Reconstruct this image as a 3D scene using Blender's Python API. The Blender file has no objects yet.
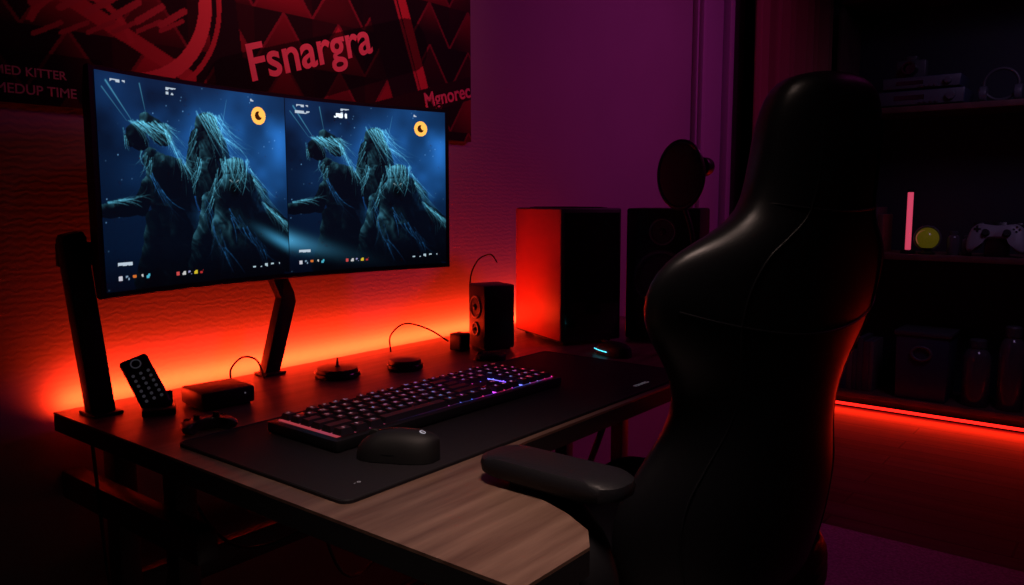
import bpy, bmesh, math, random
import numpy as np
from mathutils import Vector, Matrix, Euler
random.seed(7); rng=np.random.default_rng(11)
SC=bpy.context.scene
COL=bpy.context.collection
try:
    SC.view_settings.view_transform='Standard'
    SC.view_settings.look='None'
except Exception: pass

# ------------------------------------------------------------ materials
MATS={}
def mat(name,col=(.02,.02,.02),rough=.5,metal=0.0,spec=.5,emit=None,es=0,bump=None,coat=0,sheen=0,mottle=0):
    if name in MATS: return MATS[name]
    m=bpy.data.materials.new(name); m.use_nodes=True; nt=m.node_tree; b=nt.nodes['Principled BSDF']
    b.inputs['Base Color'].default_value=(*col,1); b.inputs['Roughness'].default_value=rough
    b.inputs['Metallic'].default_value=metal; b.inputs['Specular IOR Level'].default_value=spec
    b.inputs['Coat Weight'].default_value=coat
    b.inputs['Sheen Weight'].default_value=sheen
    if emit is not None:
        b.inputs['Emission Color'].default_value=(*emit,1); b.inputs['Emission Strength'].default_value=es
    tc=nt.nodes.new('ShaderNodeTexCoord')
    if mottle:
        n=nt.nodes.new('ShaderNodeTexNoise'); n.inputs['Scale'].default_value=mottle; n.inputs['Detail'].default_value=5
        nt.links.new(tc.outputs['Object'],n.inputs['Vector'])
        r=nt.nodes.new('ShaderNodeValToRGB'); r.color_ramp.elements[0].position=.3; r.color_ramp.elements[1].position=.7
        r.color_ramp.elements[0].color=(*[c*.65 for c in col],1); r.color_ramp.elements[1].color=(*[min(1,c*1.3) for c in col],1)
        nt.links.new(n.outputs['Fac'],r.inputs[0]); nt.links.new(r.outputs[0],b.inputs['Base Color'])
    if bump:
        n=nt.nodes.new('ShaderNodeTexNoise'); n.inputs['Scale'].default_value=bump[0]; n.inputs['Detail'].default_value=4
        nt.links.new(tc.outputs['Object'],n.inputs['Vector'])
        bp=nt.nodes.new('ShaderNodeBump'); bp.inputs['Strength'].default_value=bump[1]; bp.inputs['Distance'].default_value=.002
        nt.links.new(n.outputs['Fac'],bp.inputs['Height']); nt.links.new(bp.outputs[0],b.inputs['Normal'])
    MATS[name]=m; return m

def wood_mat(name,c1,c2,scale,rough,plank=None,along='y'):
    m=bpy.data.materials.new(name); m.use_nodes=True; nt=m.node_tree; b=nt.nodes['Principled BSDF']; N=nt.nodes.new; L=nt.links.new
    tc=N('ShaderNodeTexCoord'); mp=N('ShaderNodeMapping'); L(tc.outputs['Object'],mp.inputs[0])
    mp.inputs['Scale'].default_value=(scale,scale*.07,scale) if along=='y' else (scale*.07,scale,scale)
    n=N('ShaderNodeTexNoise'); n.inputs['Scale'].default_value=1; n.inputs['Detail'].default_value=8; n.inputs['Roughness'].default_value=.65
    L(mp.outputs[0],n.inputs['Vector'])
    r=N('ShaderNodeValToRGB'); r.color_ramp.elements[0].position=.36; r.color_ramp.elements[1].position=.64
    r.color_ramp.elements[0].color=(*c1,1); r.color_ramp.elements[1].color=(*c2,1); L(n.outputs['Fac'],r.inputs[0])
    out=r.outputs[0]
    bp=N('ShaderNodeBump'); bp.inputs['Strength'].default_value=.15; bp.inputs['Distance'].default_value=.002
    if plank:
        m2=N('ShaderNodeMapping'); L(tc.outputs['Object'],m2.inputs[0])
        br=N('ShaderNodeTexBrick'); br.inputs['Scale'].default_value=1; br.inputs['Brick Width'].default_value=plank[0]; br.inputs['Row Height'].default_value=plank[1]
        br.inputs['Mortar Size'].default_value=.004; br.inputs['Color1'].default_value=(1,1,1,1); br.inputs['Color2'].default_value=(.55,.55,.55,1); br.inputs['Mortar'].default_value=(.05,.05,.05,1)
        L(m2.outputs[0],br.inputs[0])
        mx=N('ShaderNodeMix'); mx.data_type='RGBA'; mx.blend_type='MULTIPLY'; mx.inputs[0].default_value=.9
        L(out,mx.inputs[6]); L(br.outputs['Color'],mx.inputs[7]); out=mx.outputs[2]
        L(br.outputs['Color'],bp.inputs['Height'])
    else: L(n.outputs['Fac'],bp.inputs['Height'])
    L(out,b.inputs['Base Color']); L(bp.outputs[0],b.inputs['Normal']); b.inputs['Roughness'].default_value=rough
    return m

def attr_mat(name,emit=0,rough=.5,spec=.5):
    m=bpy.data.materials.new(name); m.use_nodes=True; nt=m.node_tree; b=nt.nodes['Principled BSDF']
    a=nt.nodes.new('ShaderNodeAttribute'); a.attribute_name='Col'
    if emit:
        b.inputs['Base Color'].default_value=(.004,.004,.005,1)
        nt.links.new(a.outputs['Color'],b.inputs['Emission Color']); b.inputs['Emission Strength'].default_value=emit
    else: nt.links.new(a.outputs['Color'],b.inputs['Base Color'])
    b.inputs['Roughness'].default_value=rough; b.inputs['Specular IOR Level'].default_value=spec
    return m

BLACK=mat('black_plastic',(.009,.009,.011),.38,bump=(400,.1))
MATTE=mat('matte_black',(.008,.0078,.009),.60,spec=.35)
GLOSS=mat('gloss_black',(.006,.006,.008),.15,coat=.5)
DMETAL=mat('powder_coated_steel',(.014,.012,.014),.42,metal=.3)
FRAME=mat('desk_frame_steel',(.05,.04,.042),.42,metal=.2)
LEATHER=mat('black_leather',(.006,.006,.008),.38,spec=.38,bump=(700,.12))
GREYL=mat('legend_grey',(.35,.35,.38),.5,emit=(.5,.5,.6),es=.12)
RUBBER=mat('cable_rubber',(.01,.01,.01),.6)
REDEM=mat('led_red_emitter',(.8,.1,.05),.4,emit=(1,.010,.006),es=3.2)
WOOD=wood_mat('desk_wood_laminate',(.085,.044,.031),(.18,.108,.078),30,.42)
FLOORM=wood_mat('dark_laminate_floor',(.06,.036,.030),(.13,.08,.066),18,.42,plank=(1.1,.14),along='x')

# ------------------------------------------------------------ builders
def grp(name,loc=(0,0,0),rz=0):
    e=bpy.data.objects.new(name,None); e.empty_display_size=.05; COL.objects.link(e); e.location=loc; e.rotation_euler=(0,0,rz); return e
def fin(name,bm,m,par=None,smooth=False,loc=(0,0,0),rot=(0,0,0)):
    me=bpy.data.meshes.new(name); bmesh.ops.recalc_face_normals(bm,faces=bm.faces); bm.to_mesh(me); bm.free()
    o=bpy.data.objects.new(name,me); COL.objects.link(o); o.location=loc; o.rotation_euler=rot
    if m: me.materials.append(m)
    if smooth:
        for p in me.polygons: p.use_smooth=True
        try:
            me.set_sharp_from_angle(angle=math.radians(40))
        except Exception: pass
    if par: o.parent=par
    return o
def box(name,par,c,s,m,bev=0,rot=(0,0,0),seg=2,taper=None):
    bm=bmesh.new(); bmesh.ops.create_cube(bm,size=1)
    for v in bm.verts:
        k=1
        if taper and v.co.z>0: k=taper
        v.co=Vector((v.co.x*s[0]*k,v.co.y*s[1]*k,v.co.z*s[2]))
    if bev: bmesh.ops.bevel(bm,geom=list(bm.edges),offset=bev,segments=seg,affect='EDGES',profile=.5)
    return fin(name,bm,m,par,bool(bev),c,rot)
def cyl(name,par,c,r,h,m,r2=None,seg=40,rot=(0,0,0),bev=0):
    bm=bmesh.new(); bmesh.ops.create_cone(bm,cap_ends=True,segments=seg,radius1=r,radius2=r if r2 is None else r2,depth=h)
    if bev:
        ed=[e for e in bm.edges if abs(e.verts[0].co.z-e.verts[1].co.z)<1e-6]
        bmesh.ops.bevel(bm,geom=ed,offset=bev,segments=3,affect='EDGES',profile=.5)
    return fin(name,bm,m,par,True,c,rot)
def sph(name,par,c,s,m,rot=(0,0,0)):
    bm=bmesh.new(); bmesh.ops.create_uvsphere(bm,u_segments=32,v_segments=18,radius=1)
    for v in bm.verts: v.co=Vector((v.co.x*s[0],v.co.y*s[1],v.co.z*s[2]))
    return fin(name,bm,m,par,True,c,rot)
def ring(name,par,c,R,r,m,rot=(0,0,0),n=40,k=10,sx=1,sy=1):
    bm=bmesh.new(); V=[]
    for i in range(n):
        a=2*math.pi*i/n; row=[]
        for j in range(k):
            b=2*math.pi*j/k; rr=R+r*math.cos(b)
            row.append(bm.verts.new((rr*math.cos(a)*sx,rr*math.sin(a)*sy,r*math.sin(b))))
        V.append(row)
    for i in range(n):
        for j in range(k): bm.faces.new((V[i][j],V[(i+1)%n][j],V[(i+1)%n][(j+1)%k],V[i][(j+1)%k]))
    return fin(name,bm,m,par,True,c,rot)
def lathe(name,par,c,prof,m,n=40,rot=(0,0,0),sx=1):
    bm=bmesh.new(); V=[]
    for i in range(n):
        a=2*math.pi*i/n; V.append([bm.verts.new((r*math.cos(a)*sx,r*math.sin(a),z)) for r,z in prof])
    for i in range(n):
        for j in range(len(prof)-1): bm.faces.new((V[i][j],V[(i+1)%n][j],V[(i+1)%n][j+1],V[i][j+1]))
    for idx in (0,-1):
        if prof[idx][0]>1e-5: bm.faces.new([V[i][idx] for i in range(n)])
    bmesh.ops.remove_doubles(bm,verts=bm.verts,dist=1e-6)
    return fin(name,bm,m,par,True,c,rot)
def cr(pts,n=8):
    P=[Vector(p) for p in pts]; P=[P[0]*2-P[1]]+P+[P[-1]*2-P[-2]]; out=[]
    for i in range(1,len(P)-2):
        for k in range(n):
            t=k/n; a,b,c,d=P[i-1],P[i],P[i+1],P[i+2]
            out.append(.5*((2*b)+(c-a)*t+(2*a-5*b+4*c-d)*t*t+(3*b-a-3*c+d)*t**3))
    out.append(P[-2]); return out
def tube(name,par,pts,r,m,k=10,n=8,flat=None):
    P=cr(pts,n); bm=bmesh.new(); rows=[]; up=Vector((0,0,1)); prev=None
    for i,p in enumerate(P):
        t=(P[min(i+1,len(P)-1)]-P[max(i-1,0)]).normalized()
        if prev is None:
            s=t.cross(up); s=s if s.length>.1 else t.cross(Vector((1,0,0)))
        else: s=prev-t*prev.dot(t)
        s.normalize(); prev=s; q=t.cross(s)
        rx,ry=(r,r) if flat is None else flat
        rows.append([bm.verts.new(p+s*rx*math.cos(2*math.pi*j/k)+q*ry*math.sin(2*math.pi*j/k)) for j in range(k)])
    for i in range(len(rows)-1):
        for j in range(k): bm.faces.new((rows[i][j],rows[i][(j+1)%k],rows[i+1][(j+1)%k],rows[i+1][j]))
    bm.faces.new(rows[0]); bm.faces.new(rows[-1][::-1])
    return fin(name,bm,m,par,True)
def prism(name,par,pts,h,m,bev=0,loc=(0,0,0),rot=(0,0,0)):
    """polygon in local xy extruded along +z by h"""
    bm=bmesh.new(); vs=[bm.verts.new((x,y,0)) for x,y in pts]; f=bm.faces.new(vs)
    r=bmesh.ops.extrude_face_region(bm,geom=[f]); bmesh.ops.translate(bm,vec=(0,0,h),verts=[v for v in r['geom'] if isinstance(v,bmesh.types.BMVert)])
    if bev: bmesh.ops.bevel(bm,geom=list(bm.edges),offset=bev,segments=2,affect='EDGES',profile=.5)
    return fin(name,bm,m,par,bool(bev),loc,rot)
def text(name,par,s,size,loc,rot,m,ext=.0004,align='LEFT',off=0,shear=0):
    c=bpy.data.curves.new(name,'FONT'); c.body=s; c.size=size; c.extrude=ext; c.align_x=align; c.offset=off; c.shear=shear; c.materials.append(m)
    o=bpy.data.objects.new(name,c); COL.objects.link(o); o.location=loc; o.rotation_euler=rot
    if par: o.parent=par
    return o
def loft(name,par,rows,m,close=True,caps=True,sub=0,loc=(0,0,0),rot=(0,0,0)):
    bm=bmesh.new(); R=[[bm.verts.new(p) for p in r] for r in rows]; k=len(rows[0])
    for i in range(len(R)-1):
        for j in range(k if close else k-1): bm.faces.new((R[i][j],R[i][(j+1)%k],R[i+1][(j+1)%k],R[i+1][j]))
    if caps: bm.faces.new(R[0]); bm.faces.new(R[-1][::-1])
    o=fin(name,bm,m,par,True,loc,rot)
    if sub:
        md=o.modifiers.new('sub','SUBSURF'); md.levels=sub; md.render_levels=sub
    return o

# ------------------------------------------------------------ camera
yaw=math.radians(38.4); pit=math.radians(6.56)
cam=bpy.data.cameras.new('camera'); co=bpy.data.objects.new('camera',cam); COL.objects.link(co)
cam.sensor_width=36; cam.lens=800/1024*36; cam.clip_start=.02
co.location=(1.51,-.568,1.11); co.rotation_euler=(math.pi/2-pit,0,yaw); SC.camera=co

# ------------------------------------------------------------ room
RX,RY0,RY1,RH=3.6,-2.0,4.32,2.6
def wallmat(name,col,bscale,strength):
    m=bpy.data.materials.new(name); m.use_nodes=True; nt=m.node_tree; b=nt.nodes['Principled BSDF']; N=nt.nodes.new; L=nt.links.new
    tc=N('ShaderNodeTexCoord'); w=N('ShaderNodeTexWave'); w.wave_type='BANDS'; w.bands_direction='Z'; w.wave_profile='SIN'; w.inputs['Scale'].default_value=bscale; w.inputs['Distortion'].default_value=5; w.inputs['Detail'].default_value=1; w.inputs['Detail Scale'].default_value=2.2
    L(tc.outputs['Object'],w.inputs['Vector'])
    n=N('ShaderNodeTexNoise'); n.inputs['Scale'].default_value=3; L(tc.outputs['Object'],n.inputs['Vector'])
    mx=N('ShaderNodeMix'); mx.data_type='RGBA'; mx.inputs[6].default_value=(*[c*.8 for c in col],1); mx.inputs[7].default_value=(*col,1); L(n.outputs['Fac'],mx.inputs[0]); L(mx.outputs[2],b.inputs['Base Color'])
    bp=N('ShaderNodeBump'); bp.inputs['Strength'].default_value=strength; bp.inputs['Distance'].default_value=.001; L(w.outputs['Fac'],bp.inputs['Height']); L(bp.outputs[0],b.inputs['Normal'])
    b.inputs['Roughness'].default_value=.65; b.inputs['Specular IOR Level'].default_value=.25; return m
WALLP=wallmat('textured_wallpaper',(.34,.28,.32),26,.16)
PLAIN=mat('dark_painted_wall',(.10,.09,.12),.8,bump=(80,.2))
box('wall_left',None,(-.05,(RY0+RY1)/2,RH/2),(.1,RY1-RY0+.2,RH),WALLP)
box('wall_back',None,(RX/2,RY1+.05,RH/2),(RX,.1,RH),PLAIN)
box('wall_right',None,(RX+.05,(RY0+RY1)/2,RH/2),(.1,RY1-RY0+.2,RH),PLAIN)
box('wall_front',None,(RX/2,RY0-.05,RH/2),(RX,.1,RH),PLAIN)
box('floor',None,(RX/2,(RY0+RY1)/2,-.05),(RX+.2,RY1-RY0+.2,.1),FLOORM)
box('ceiling',None,(RX/2,(RY0+RY1)/2,RH+.05),(RX+.2,RY1-RY0+.2,.1),PLAIN)
TRIM=mat('painted_trim',(.36,.31,.37),.5)
box('baseboard_left',None,(.008,.25,.04),(.016,4.4,.08),TRIM,.003)
t=grp('trim_1',(0,2.67,0))
box('casing_board',t,(.012,0,RH/2),(.024,.30,RH-.01),TRIM,.004)
box('casing_bead',t,(.03,-.12,RH/2),(.03,.035,RH-.01),TRIM,.008)
box('casing_edge',t,(.035,.12,RH/2),(.045,.05,RH-.01),TRIM,.008)
w=grp('window_1',(0,3.38,1.35)); FR=mat('window_frame',(.25,.23,.26),.5); GL=mat('night_glass',(.004,.005,.01),.08)
for nm,c,s in (('jamb_a',(.02,-.45,0),(.04,.06,1.7)),('jamb_b',(.02,.45,0),(.04,.06,1.7)),('head',(.02,0,.82),(.04,.84,.06)),('sill',(.035,0,-.82),(.07,.84,.06)),('mullion',(.02,0,0),(.03,.04,1.58))): box(nm,w,c,s,FR,.004)
box('glass_pane',w,(.006,0,0),(.008,.84,1.58),GL)
# curtain
CUR=mat('heavy_curtain_cloth',(.24,.085,.07),.9,sheen=.2,bump=(300,.3))
rows=[]
for zz in np.linspace(.03,2.5,14):
    r=[]
    for i in range(181):
        y=2.84+ 1.01*i/180; a=.028*math.sin(i*.32)+.012*math.sin(i*.11+zz)
        r.append((.125+a*(1.0-.2*math.sin(zz)),y+.006*math.sin(i*.5+zz),zz))
    rows.append(r)
cu=grp('curtain'); c1=loft('curtain_cloth',cu,rows,CUR,close=False,caps=False)
md=c1.modifiers.new('s','SOLIDIFY'); md.thickness=.004
cyl('curtain_rod',cu,(.125,3.36,2.51),.012,1.1,DMETAL,rot=(math.pi/2,0,0))
# rug
RUG=mat('grey_woven_rug',(.32,.29,.30),.95,bump=(220,.9),mottle=120)
box('rug',None,(1.81,1.14,.006),(2.64,2.04,.012),RUG,.004)

# ------------------------------------------------------------ poster (vertex-coloured print)
def srgb(c): return np.array(c,dtype=float)**2.2
def grid_obj(name,par,fn,img,m):
    H,W=img.shape[:2]; U,V=np.meshgrid(np.linspace(0,1,W),np.linspace(0,1,H)); co_=fn(U,V).reshape(-1,3)
    idx=np.arange(H*W).reshape(H,W); q=np.stack([idx[:-1,:-1],idx[:-1,1:],idx[1:,1:],idx[1:,:-1]],-1).reshape(-1,4)
    me=bpy.data.meshes.new(name); me.vertices.add(H*W); me.vertices.foreach_set('co',co_.ravel())
    me.loops.add(q.size); me.loops.foreach_set('vertex_index',q.ravel().astype(np.int32)); me.polygons.add(len(q)); me.polygons.foreach_set('loop_start',(np.arange(len(q))*4).astype(np.int32))
    me.update(calc_edges=True)
    a=me.color_attributes.new('Col','FLOAT_COLOR','POINT'); a.data.foreach_set('color',np.concatenate([img.reshape(-1,3),np.ones((H*W,1))],1).ravel().astype(np.float32))
    me.materials.append(m); o=bpy.data.objects.new(name,me); COL.objects.link(o)
    if par: o.parent=par
    return o
def vnoise(X,Y,s,seed):
    r=np.random.default_rng(seed); G=r.random((160,160)); x=X*s; y=Y*s; xi=np.floor(x).astype(int)%159; yi=np.floor(y).astype(int)%159; fx=x-np.floor(x); fy=y-np.floor(y); fx=fx*fx*(3-2*fx); fy=fy*fy*(3-2*fy)
    return (G[yi,xi]*(1-fx)+G[yi,xi+1]*fx)*(1-fy)+(G[yi+1,xi]*(1-fx)+G[yi+1,xi+1]*fx)*fy
def segd(X,Y,a,b):
    ax,ay=a; bx,by=b; dx,dy=bx-ax,by-ay; t=np.clip(((X-ax)*dx+(Y-ay)*dy)/(dx*dx+dy*dy+1e-12),0,1); return np.hypot(X-ax-t*dx,Y-ay-t*dy),t
PY0,PY1,PZ0,PZ1=-.45,1.135,1.272,1.98
Wp,Hp=720,320
U,V=np.meshgrid(np.linspace(PY0,PY1,Wp),np.linspace(PZ0,PZ1,Hp))
img=np.zeros((Hp,Wp,3)); img[:]=(.006,.003,.005)
s=.15; gx=(U/s); gy=(V/(s*.72)); cx=gx-np.floor(gx); cy=gy-np.floor(gy); tri=(cy<1-2*np.abs(cx-.5)); par_=(np.floor(gx)+np.floor(gy))%2
nb=vnoise(U+3,V,6,5)
shade=np.where(tri,.25+.75*cy,0.04)*np.clip(nb*1.9-.40,0.07,1)
img+=shade[...,None]*np.array([.42,.02,.035])*(.45+.75*par_[...,None])
lw=np.abs(cy-(1-2*np.abs(cx-.5))); img[lw<.045]=np.array([.20,.02,.03])
for a,b,wd,c in [((.93,1.27),(.66,1.98),.05,(.012,.004,.008)),((1.0,1.27),(.74,1.98),.014,(.62,.05,.06)),((.98,1.27),(.71,1.98),.004,(.5,.05,.06)),((-.2,1.6),(.3,1.35),.014,(.45,.04,.05)),((.62,1.27),(1.14,1.42),.03,(.02,.004,.006)),((.32,1.98),(.40,1.27),.035,(.012,.004,.008))]:
    d,_=segd(U,V,a,b); img[d<wd]=c
def arc(cx_,cy_,R,w_,c,a0=-4,a1=4):
    d=np.abs(np.hypot(U-cx_,V-cy_)-R); an=np.arctan2(V-cy_,U-cx_); img[(d<w_)&(an>a0)&(an<a1)]=c
arc(.17,1.50,.17,.014,(.70,.09,.10),-1.5,1.3); arc(.17,1.50,.20,.005,(.5,.05,.06),-1.5,1.3); arc(.10,1.38,.09,.006,(.5,.05,.06),.2,2.8)
for k in range(6):
    y0=.02+.045*k; d,_=segd(U,V,(y0,1.44),(y0+.05,1.475)); img[d<.006]=(.42,.05,.06)
    d,_=segd(U,V,(y0,1.39+.008*k),(y0+.045,1.415+.008*k)); img[d<.004]=(.35,.04,.05)
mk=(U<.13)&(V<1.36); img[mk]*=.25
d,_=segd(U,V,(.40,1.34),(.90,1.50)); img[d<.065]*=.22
img=np.clip(img,0,1)
POST=attr_mat('printed_poster',0,.7,.15)
pg=grp('wall_poster')
box('poster_backing',pg,(.007,(PY0+PY1)/2,(PZ0+PZ1)/2),(.014,PY1-PY0,PZ1-PZ0),MATTE)
grid_obj('poster_print',pg,lambda u,v: np.stack([np.full_like(u,.0148),PY0+(PY1-PY0)*u,PZ0+(PZ1-PZ0)*v],-1),img,POST)
TR=mat('poster_ink_coral',(.85,.18,.23),.6,spec=.2); TG=mat('poster_ink_grey',(.5,.28,.32),.6,spec=.2)
def ptext(s_,size,y,z,tilt,m,off=.0015,sh=0):
    o=text('lettering',pg,s_,size,(.0155,y,z),(0,0,0),m,off=off,shear=sh); o.rotation_euler=(Matrix.Rotation(tilt,3,'X')@Euler((math.pi/2,0,math.pi/2)).to_matrix()).to_euler(); return o
ptext('Fsnargra',.105,.435,1.358,math.radians(17.5),TR,.0018,.1)
ptext('Mgnorec',.052,.955,1.350,math.radians(14),TR,.001)
ptext('MED KITTER',.0205,-.045,1.318,math.radians(0),TG,.0002); ptext('MEDUP TIME',.0228,-.045,1.288,math.radians(0),TG,.0002)

# ------------------------------------------------------------ desk
DZ=.745
desk=grp('gaming_desk')
curve=[(1.07,.12),(1.045,.155),(1.0,.18),(.93,.205),(.87,.232),(.82,.265),(.797,.31),(.789,.38)]
outl=[(.045,0.0),(1.07,-.0)]+curve+[(.789,1.62),(.045,1.62)]
prism('wood_top',desk,outl,.004,WOOD,loc=(0,0,DZ-.004))
prism('top_core',desk,outl,.028,MATTE,loc=(0,0,DZ-.0325))
for yy in (.09,1.5):
    box('cross_beam',desk,(.228,yy-.05,.60),(.452,.035,.05),FRAME,.004)
    for xx,s_ in ((.085,.045),(.29,.04)):
        box('leg',desk,(xx,yy,.356),(s_,.04,.712),FRAME,.004)
    box('foot_rail',desk,(.24,yy,.05),(.44,.04,.04),FRAME,.004)
    o=tube('brace',desk,[(.11,yy,.10),(.20,yy,.33),(.28,yy,.55)],.01,FRAME)
box('back_rail',desk,(.09,.80,.40),(.025,1.4,.06),FRAME,.004)
box('front_rail',desk,(.29,.80,.66),(.025,1.4,.05),FRAME,.004)
box('desk_leg_front',desk,(.98,.05,.356),(.04,.04,.712),DMETAL,.004)
box('desk_leg_front_b',desk,(.74,1.55,.3635),(.04,.04,.70),DMETAL,.004)
led=grp('led_light_strip')
box('strip_channel',led,(.0425,.81,.730),(.004,1.58,.010),MATTE)
box('led_diffuser',led,(.0395,.81,.730),(.002,1.58,.008),REDEM)

# ------------------------------------------------------------ monitor
mon=grp('curved_monitor')
MY0,MY1,MZ0,MZ1=.026,.852,.950,1.324
def mx_(s): return .190-.068*(1-(2*s-1)**2)
n=60; rowsf=[]
for i in range(n+1):
    s_=i/n; y=MY0+(MY1-MY0)*s_; x=mx_(s_)
    rowsf.append([(x,y,MZ0),(x+.002,y,MZ0+.002),(x+.002,y,MZ1-.002),(x,y,MZ1),(x-.014,y,MZ1-.002),(x-.024,y,MZ1-.05),(x-.024,y,MZ0+.05),(x-.014,y,MZ0+.002)])
loft('monitor_housing',mon,rowsf,BLACK)
W2,H2=440,380
A=.425; B=.365
def half(seed,beam):
    X,Y=np.meshgrid(np.linspace(0,A,W2),np.linspace(0,B,H2)); r=np.random.default_rng(seed)
    a=X/A; b=Y/B
    def fb(x,y,s_,sd): return (vnoise(x,y,s_,sd)+.5*vnoise(x,y,s_*2.1,sd+1)+.25*vnoise(x,y,s_*4.3,sd+2))/1.75
    im=np.zeros((H2,W2,3)); im[:]=np.array([.0010,.005,.018])
    cl=np.exp(-(((a-.74)/.34)**2+((b-.70)/.30)**2)); nz=np.clip(fb(a+2,b+1,4,seed)*2.0-.5,0,1.3)
    im+= (cl*(.16+nz**1.4))[...,None]*np.array([.013,.11,.38])
    cl2=np.exp(-(((a-.2)/.35)**2+((b-.85)/.22)**2)); im+=(cl2*nz*.32)[...,None]*np.array([.010,.07,.26])
    for _ in range(120):
        sx,sy=r.random()*A,r.random()*B; d=np.hypot(X-sx,Y-sy); im+=(np.exp(-(d/.0010)**2)*r.random()*.5)[...,None]*np.array([.2,.5,.9])
    CY=np.array((.10,.44,.62)); LB=np.array((.015,.11,.30)); WH=np.array((.5,.8,.9))
    def stroke(p,q,w_,c,inten):
        p=(p[0]*A,p[1]*B); q=(q[0]*A,q[1]*B); pad=.008
        x0=max(0,int((min(p[0],q[0])-pad)/A*W2)); x1=min(W2,int((max(p[0],q[0])+pad)/A*W2)+2); y0=max(0,int((min(p[1],q[1])-pad)/B*H2)); y1=min(H2,int((max(p[1],q[1])+pad)/B*H2)+2)
        if x1<=x0 or y1<=y0: return
        d,t_=segd(X[y0:y1,x0:x1],Y[y0:y1,x0:x1],p,q); g=np.exp(-(d/(w_*(1.1-t_*.7)))**2)*inten*(1-.5*t_); im[y0:y1,x0:x1]+=g[...,None]*c
    def figure(parts,fold,fs,sd,key=(-.6,.5),rim=1.0,col=CY,body=(.0006,.0016,.0045)):
        Hm=np.zeros_like(X)-1
        wob=(fb(a+5,b+2,14,sd)-.5)*.014
        for p,q,r0,r1 in parts:
            d,t_=segd(X,Y,(p[0]*A,p[1]*B),(q[0]*A,q[1]*B)); rr=(r0*(1-t_)+r1*t_)*A; d=d+wob
            h=np.where(d<rr,np.sqrt(np.clip(rr*rr-d*d,0,None)),-1); Hm=np.maximum(Hm,h)
        mk=Hm>0
        uu=(a*math.cos(fold)+b*math.sin(fold)); vv=(-a*math.sin(fold)+b*math.cos(fold))
        warp=fb(a,b,4,sd+9)*.22
        f1=1-np.abs(2*vnoise(uu*.12+warp+3,vv+warp*.6+3,fs,sd+3)-1); f2=1-np.abs(2*vnoise(uu*.07+warp+3,vv*1.2+warp+3,fs*3.0,sd+4)-1)
        Hn=np.where(mk,Hm,0)+(f1**2*.007)*mk
        gy_,gx_=np.gradient(Hn,B/H2,A/W2); L=np.sqrt(gx_**2+gy_**2+1); nx,ny,nz_=-gx_/L,-gy_/L,1/L
        k1=np.clip(nx*key[0]+ny*key[1]-nz_*.03,0,1); k2=np.clip(nx*.85+ny*.2-nz_*.30,0,1)
        big=np.clip(3.0*fb(a+1,b,7,sd+7)-1.1,0.03,1.1)
        fall=np.clip((b-.10)*1.8,.04,1)
        sh=(k1**2.0*.75*rim*(.20+1.0*f2**3))*fall*big; s2=k2**2.2*.5*fall*big*(.4+.6*f2)
        c=np.array(body)+sh[...,None]*col+s2[...,None]*LB*1.5
        im[mk]=c[mk]
        return mk
    def strands(x0,y0,x1,y1,n,sp,l0,l1,bend=0,inten=.5,c=CY):
        for _ in range(int(n*.72)):
            t_=r.random(); px=x0+(x1-x0)*t_+r.normal()*sp*.3; py=y0+(y1-y0)*t_+r.normal()*sp*.3
            L=l0+(l1-l0)*r.random(); an=bend+r.normal()*.14; q=(px,py); w_=.0005+.0010*r.random()**2; k=inten*(.10+1.25*r.random()**3); cv=r.normal()*.3
            for j in range(4):
                q2=(q[0]+math.cos(an)*L*.25,q[1]+math.sin(an)*L*.25); stroke(q,q2,w_*(1-.15*j),c,k*(1-.2*j)); q=q2; an+=cv*.5
    figure([((.55,.80),(.56,.78),.062,.060),((.57,.74),(.60,.45),.075,.12),((.50,.74),(.46,.52),.04,.06)],-1.2,16,seed+30)
    strands(.49,.86,.62,.86,100,.03,.12,.32,-1.05,.6); strands(.48,.80,.50,.58,34,.03,.08,.2,-1.9,.45); strands(.55,.88,.66,.72,36,.03,.08,.2,-.5,.4)
    figure([((.18,.735),(.20,.70),.050,.044),((.145,.715),(.15,.69),.022,.018),((.24,.79),(.32,.74),.04,.05),((.25,.62),(.30,.56),.05,.09),((.34,.52),(.40,.08),.11,.14),((.25,.50),(.19,.41),.045,.038),((.19,.40),(-.02,.37),.036,.028),((.30,.30),(.22,.02),.09,.09)],-1.0,13,seed+50,rim=1.2)
    for p,q,w0,k in [((.05,.96),(.16,.80),.0014,.45),((.03,.93),(.14,.79),.0009,.3),((.21,.97),(.235,.83),.0010,.3)]: stroke(p,q,w0,CY,k)
    strands(.14,.79,.34,.79,110,.02,.06,.18,-.6,.55); strands(.31,.80,.42,.60,80,.02,.08,.2,-1.2,.46); strands(.20,.66,.27,.60,24,.02,.05,.12,-1.9,.3); strands(.12,.76,.145,.68,14,.008,.04,.07,-1.6,.5)
    strands(.00,.405,.18,.44,26,.008,.05,.12,.12,.4); strands(.24,.56,.32,.42,30,.02,.08,.2,-1.1,.28,LB*2)
    figure([((.70,.57),(.70,.52),.075,.062),((.61,.42),(.83,.42),.07,.07),((.72,.40),(.74,.02),.16,.23),((.57,.40),(.50,.05),.06,.10),((.84,.38),(1.0,.14),.06,.11)],-1.1,15,seed+70,rim=1.1)
    dd=np.hypot((a-.69)/.038,(b-.51)/.066); g=np.exp(-dd**4); im*= (1-.88*g)[...,None]
    for p,q in [((.668,.53),(.685,.518)),((.715,.53),(.70,.518))]: stroke(p,q,.0010,WH,.28)
    strands(.62,.64,.78,.64,90,.02,.06,.20,-1.5,.55); strands(.78,.60,.84,.46,50,.02,.08,.22,-.95,.45); strands(.84,.42,.98,.30,60,.02,.08,.26,-.8,.42)
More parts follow.
